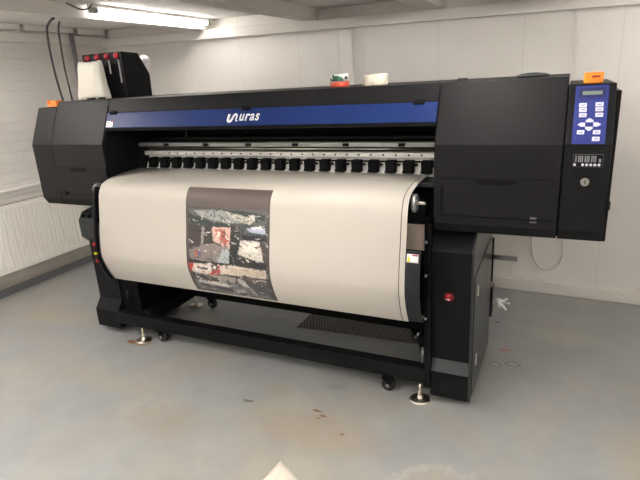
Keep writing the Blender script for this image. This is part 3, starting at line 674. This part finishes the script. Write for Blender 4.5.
# ink tank housing on the left of the printer top
prof = [(.447, zT), (.447, 1.677), (.584, 1.671), (.663, 1.547), (.660, zT)]
IH = obj('ink_tank_housing', prism(bm_(), prof, .018, .340), BLK, PR, bevel=.003, label='ink tank housing')
for i, x in enumerate((.068, .148, .228, .305)):
    cp = obj('ink_cap', lathe(bm_(), [(.017, 0), (.017, -.008), (.013, -.016), (.006, -.019)], (x, .447, 1.655), axis='y'), RED, IH)
    if i >= 2: obj('level_tube', box(bm_(), x-.003+.008, x+.005+.008, .441, .449, (1.50 if i == 3 else 1.555), 1.632), mat('grey_tube_plastic', '9c9a9a', .4), IH, bevel=.002)

# ================================================================== LOOSE THINGS
# milky plastic bag in front of the ink housing
bm = bm_(); n = 40; rings = []
rnd = random.Random(8)
ph = [rnd.uniform(0, 6.28) for _ in range(4)]
lev = [(0, .110, .045), (.03, .106, .047), (.08, .097, .045), (.13, .090, .043), (.17, .084, .04), (.20, .080, .034), (.212, .076, .030)]
for h, rx, ry in lev:
    ring = []
    for i in range(n):
        a = 2*PI*i/n; k = 1+.05*math.sin(3*a+ph[0]+h*14)+.035*math.sin(7*a+ph[1]-h*20)
        e = 2/3.2; ca, sa_ = math.cos(a), math.sin(a)
        ring.append(bm.verts.new((.168+rx*k*math.copysign(abs(ca)**e, ca)-.02*h/.2*0+(.012*(1-h/.212)*-1), .365+ry*k*math.copysign(abs(sa_)**e, sa_), zT+h+.006*math.sin(2*a+ph[2])*(h > .15))))
    rings.append(ring)
for a, b in zip(rings, rings[1:]):
    for i in range(n):
        f = bm.faces.new((a[i], a[(i+1) % n], b[(i+1) % n], b[i])); f.smooth = True
bm.faces.new(rings[0][::-1]); f = bm.faces.new(rings[-1])
obj('plastic_bag', bm, BAG, label='milky white plastic bag standing before the ink tank housing', cat='plastic bag')
# white bottle behind the housing
BT = empty('white_bottle', (.245, .735, zT), 'round white bottle showing behind the ink tank housing', 'bottle')
obj('bottle_body', lathe(bm_(), [(.022, 0), (.024, .01), (.024, .165), (.030, .185), (.036, .203), (.038, .216), (.034, .232), (.022, .246), (.008, .250)], (.243, .735, zT)), WHITE, BT)
# tape rolls
R1 = empty('tape_roll', (1.777, .34, zT), 'small tape roll with green and red wrapper on top of the printer', 'tape roll')
obj('tape_body', lathe(bm_(), [(.044, 0), (.045, .003), (.045, .022), (.044, .024)], (1.777, .34, zT)), ORED, R1)
obj('wrapper', lathe(bm_(), [(.043, 0), (.043, .034)], (1.777, .34, zT+.024)), mat('wrapper_pale', 'c9cdc6', .5), R1)
bm = bm_()
for a0, a1, z0, z1, mi in ((-2.3, -.75, .002, .012, 1), (-2.0, -1.2, .012, .026, 0), (-1.4, -.9, .006, .022, 0), (-3.0, -2.3, .008, .020, 1), (-.6, -.2, .010, .022, 1), (-2.1, -1.75, .024, .031, 0)):
    k = 6
    for i in range(k):
        q = [bm.verts.new((1.777+.0436*math.cos(a), .34+.0436*math.sin(a), zT+.024+z)) for a, z in ((a0+(a1-a0)*i/k, z0), (a0+(a1-a0)*(i+1)/k, z0), (a0+(a1-a0)*(i+1)/k, z1), (a0+(a1-a0)*i/k, z1))]
        f = bm.faces.new(q); f.material_index = mi
obj('wrapper_print', bm, [GREEN, mat('wrapper_navy', '2b3140', .5)], R1)
R2 = empty('tape_roll', (1.955, .34, zT), 'wide cream packing tape roll on top of the printer near the wall post', 'tape roll')
bm = bm_(); lathe(bm, [(.053, 0), (.054, .002), (.054, .045), (.053, .047)], (1.955, .34, zT)); obj('tape_body', bm, TAPE, R2)
obj('tape_core', lathe(bm_(), [(.036, 0), (.036, .0485)], (1.955, .34, zT)), PAPER, R2)
# flat grey lid on the right hood
LD = obj('grey_lid', lathe(bm_(), [(.058, 0), (.066, .004), (.064, .008), (.048, .013), (.018, .017), (.004, .0175)], (2.615, .40, zT), n=36), mat('dark_grey_lid', '3c3e40', .6, spec=.1),
    label='flat grey plastic lid lying on top of the right hood', cat='lid')
# perforated mat under the printer
MT = mat('perforated_rubber', '6b6762', .7)
bm = bm_(); P = [(1.345, .52), (2.23, .565), (2.20, .88), (1.345, .84)]
def mp2(u, v):
    a = [P[0][k]*(1-u)+P[1][k]*u for k in (0, 1)]; b = [P[3][k]*(1-u)+P[2][k]*u for k in (0, 1)]
    return (a[0]*(1-v)+b[0]*v, a[1]*(1-v)+b[1]*v)
A = [bm.verts.new((*p, .001)) for p in P]; B = [bm.verts.new((*p, .006)) for p in P]
bm.faces.new(A[::-1]); bm.faces.new(B)
for i in range(4): bm.faces.new((A[i], A[(i+1) % 4], B[(i+1) % 4], B[i]))
nu, nv = 44, 16
for j in range(nv):
    for i in range(nu):
        u = (i+.5+(.5 if j % 2 else 0))/(nu+.5); v = (j+.5)/nv
        if u > .99: continue
        c = mp2(u, v); q = [bm.verts.new((c[0]+.0075*math.cos(a), c[1]+.0075*math.sin(a), .0065)) for a in [k*PI/3 for k in range(6)]]
        f = bm.faces.new(q); f.material_index = 1
obj('perforated_mat', bm, [MT, mat('mat_hole_dark', '0f0e0e', .9)], label='dark perforated mat lying on the floor under the printer', cat='mat')
# paper scrap in the foreground
T = Vector((1.828, -.548)); Av = Vector((1.800, -.79)); Bv = Vector((2.045, -.664)); Dv = Av+Bv-T
bm = bm_(); g = []
for j in range(9):
    for i in range(9):
        u, v = i/8, j/8; p = T*(1-u)*(1-v)+Bv*u*(1-v)+Av*(1-u)*v+Dv*u*v
        z = .003+.010*max(0, 1-(u+v)*2.2)**1.5+.006*math.sin(u*5+v*3)**2
        g.append(bm.verts.new((p.x, p.y, z)))
for j in range(8):
    for i in range(8):
        f = bm.faces.new((g[j*9+i], g[j*9+i+1], g[j*9+i+10], g[j*9+i+9])); f.smooth = True
bmesh.ops.recalc_face_normals(bm, faces=bm.faces[:])
o = obj('paper_scrap', bm, WPAPER, label='white paper scrap on the floor at the bottom edge, one corner curled up', cat='paper')
sd = o.modifiers.new('thickness', 'SOLIDIFY'); sd.thickness = .0015

# ================================================================== CAMERA, VIEW
yaw, pitch, roll, f = .4538, .3020, -.0582, 514.81
fwd = Vector((-math.sin(yaw)*math.cos(pitch), math.cos(yaw)*math.cos(pitch), -math.sin(pitch)))
r = Vector((math.cos(yaw), math.sin(yaw), 0)); u = r.cross(fwd)
r2 = math.cos(roll)*r+math.sin(roll)*u; u2 = -math.sin(roll)*r+math.cos(roll)*u
M = Matrix(((r2.x, u2.x, -fwd.x, 2.7618), (r2.y, u2.y, -fwd.y, -1.9868), (r2.z, u2.z, -fwd.z, 1.4534), (0, 0, 0, 1)))
cd = bpy.data.cameras.new('camera'); co = bpy.data.objects.new('camera', cd); C.objects.link(co); co.matrix_world = M
cd.sensor_width = 36; cd.sensor_fit = 'HORIZONTAL'; cd.lens = 36*f/640; cd.clip_start = .02
bpy.context.scene.camera = co
w = bpy.data.worlds.new('world'); bpy.context.scene.world = w; w.use_nodes = True
w.node_tree.nodes['Background'].inputs[0].default_value = (.9, .88, .85, 1); w.node_tree.nodes['Background'].inputs[1].default_value = .2
vs = bpy.context.scene.view_settings
vs.view_transform = 'Standard'; vs.look = 'None'; vs.gamma = 1; vs.use_curve_mapping = False; vs.exposure = 1.62
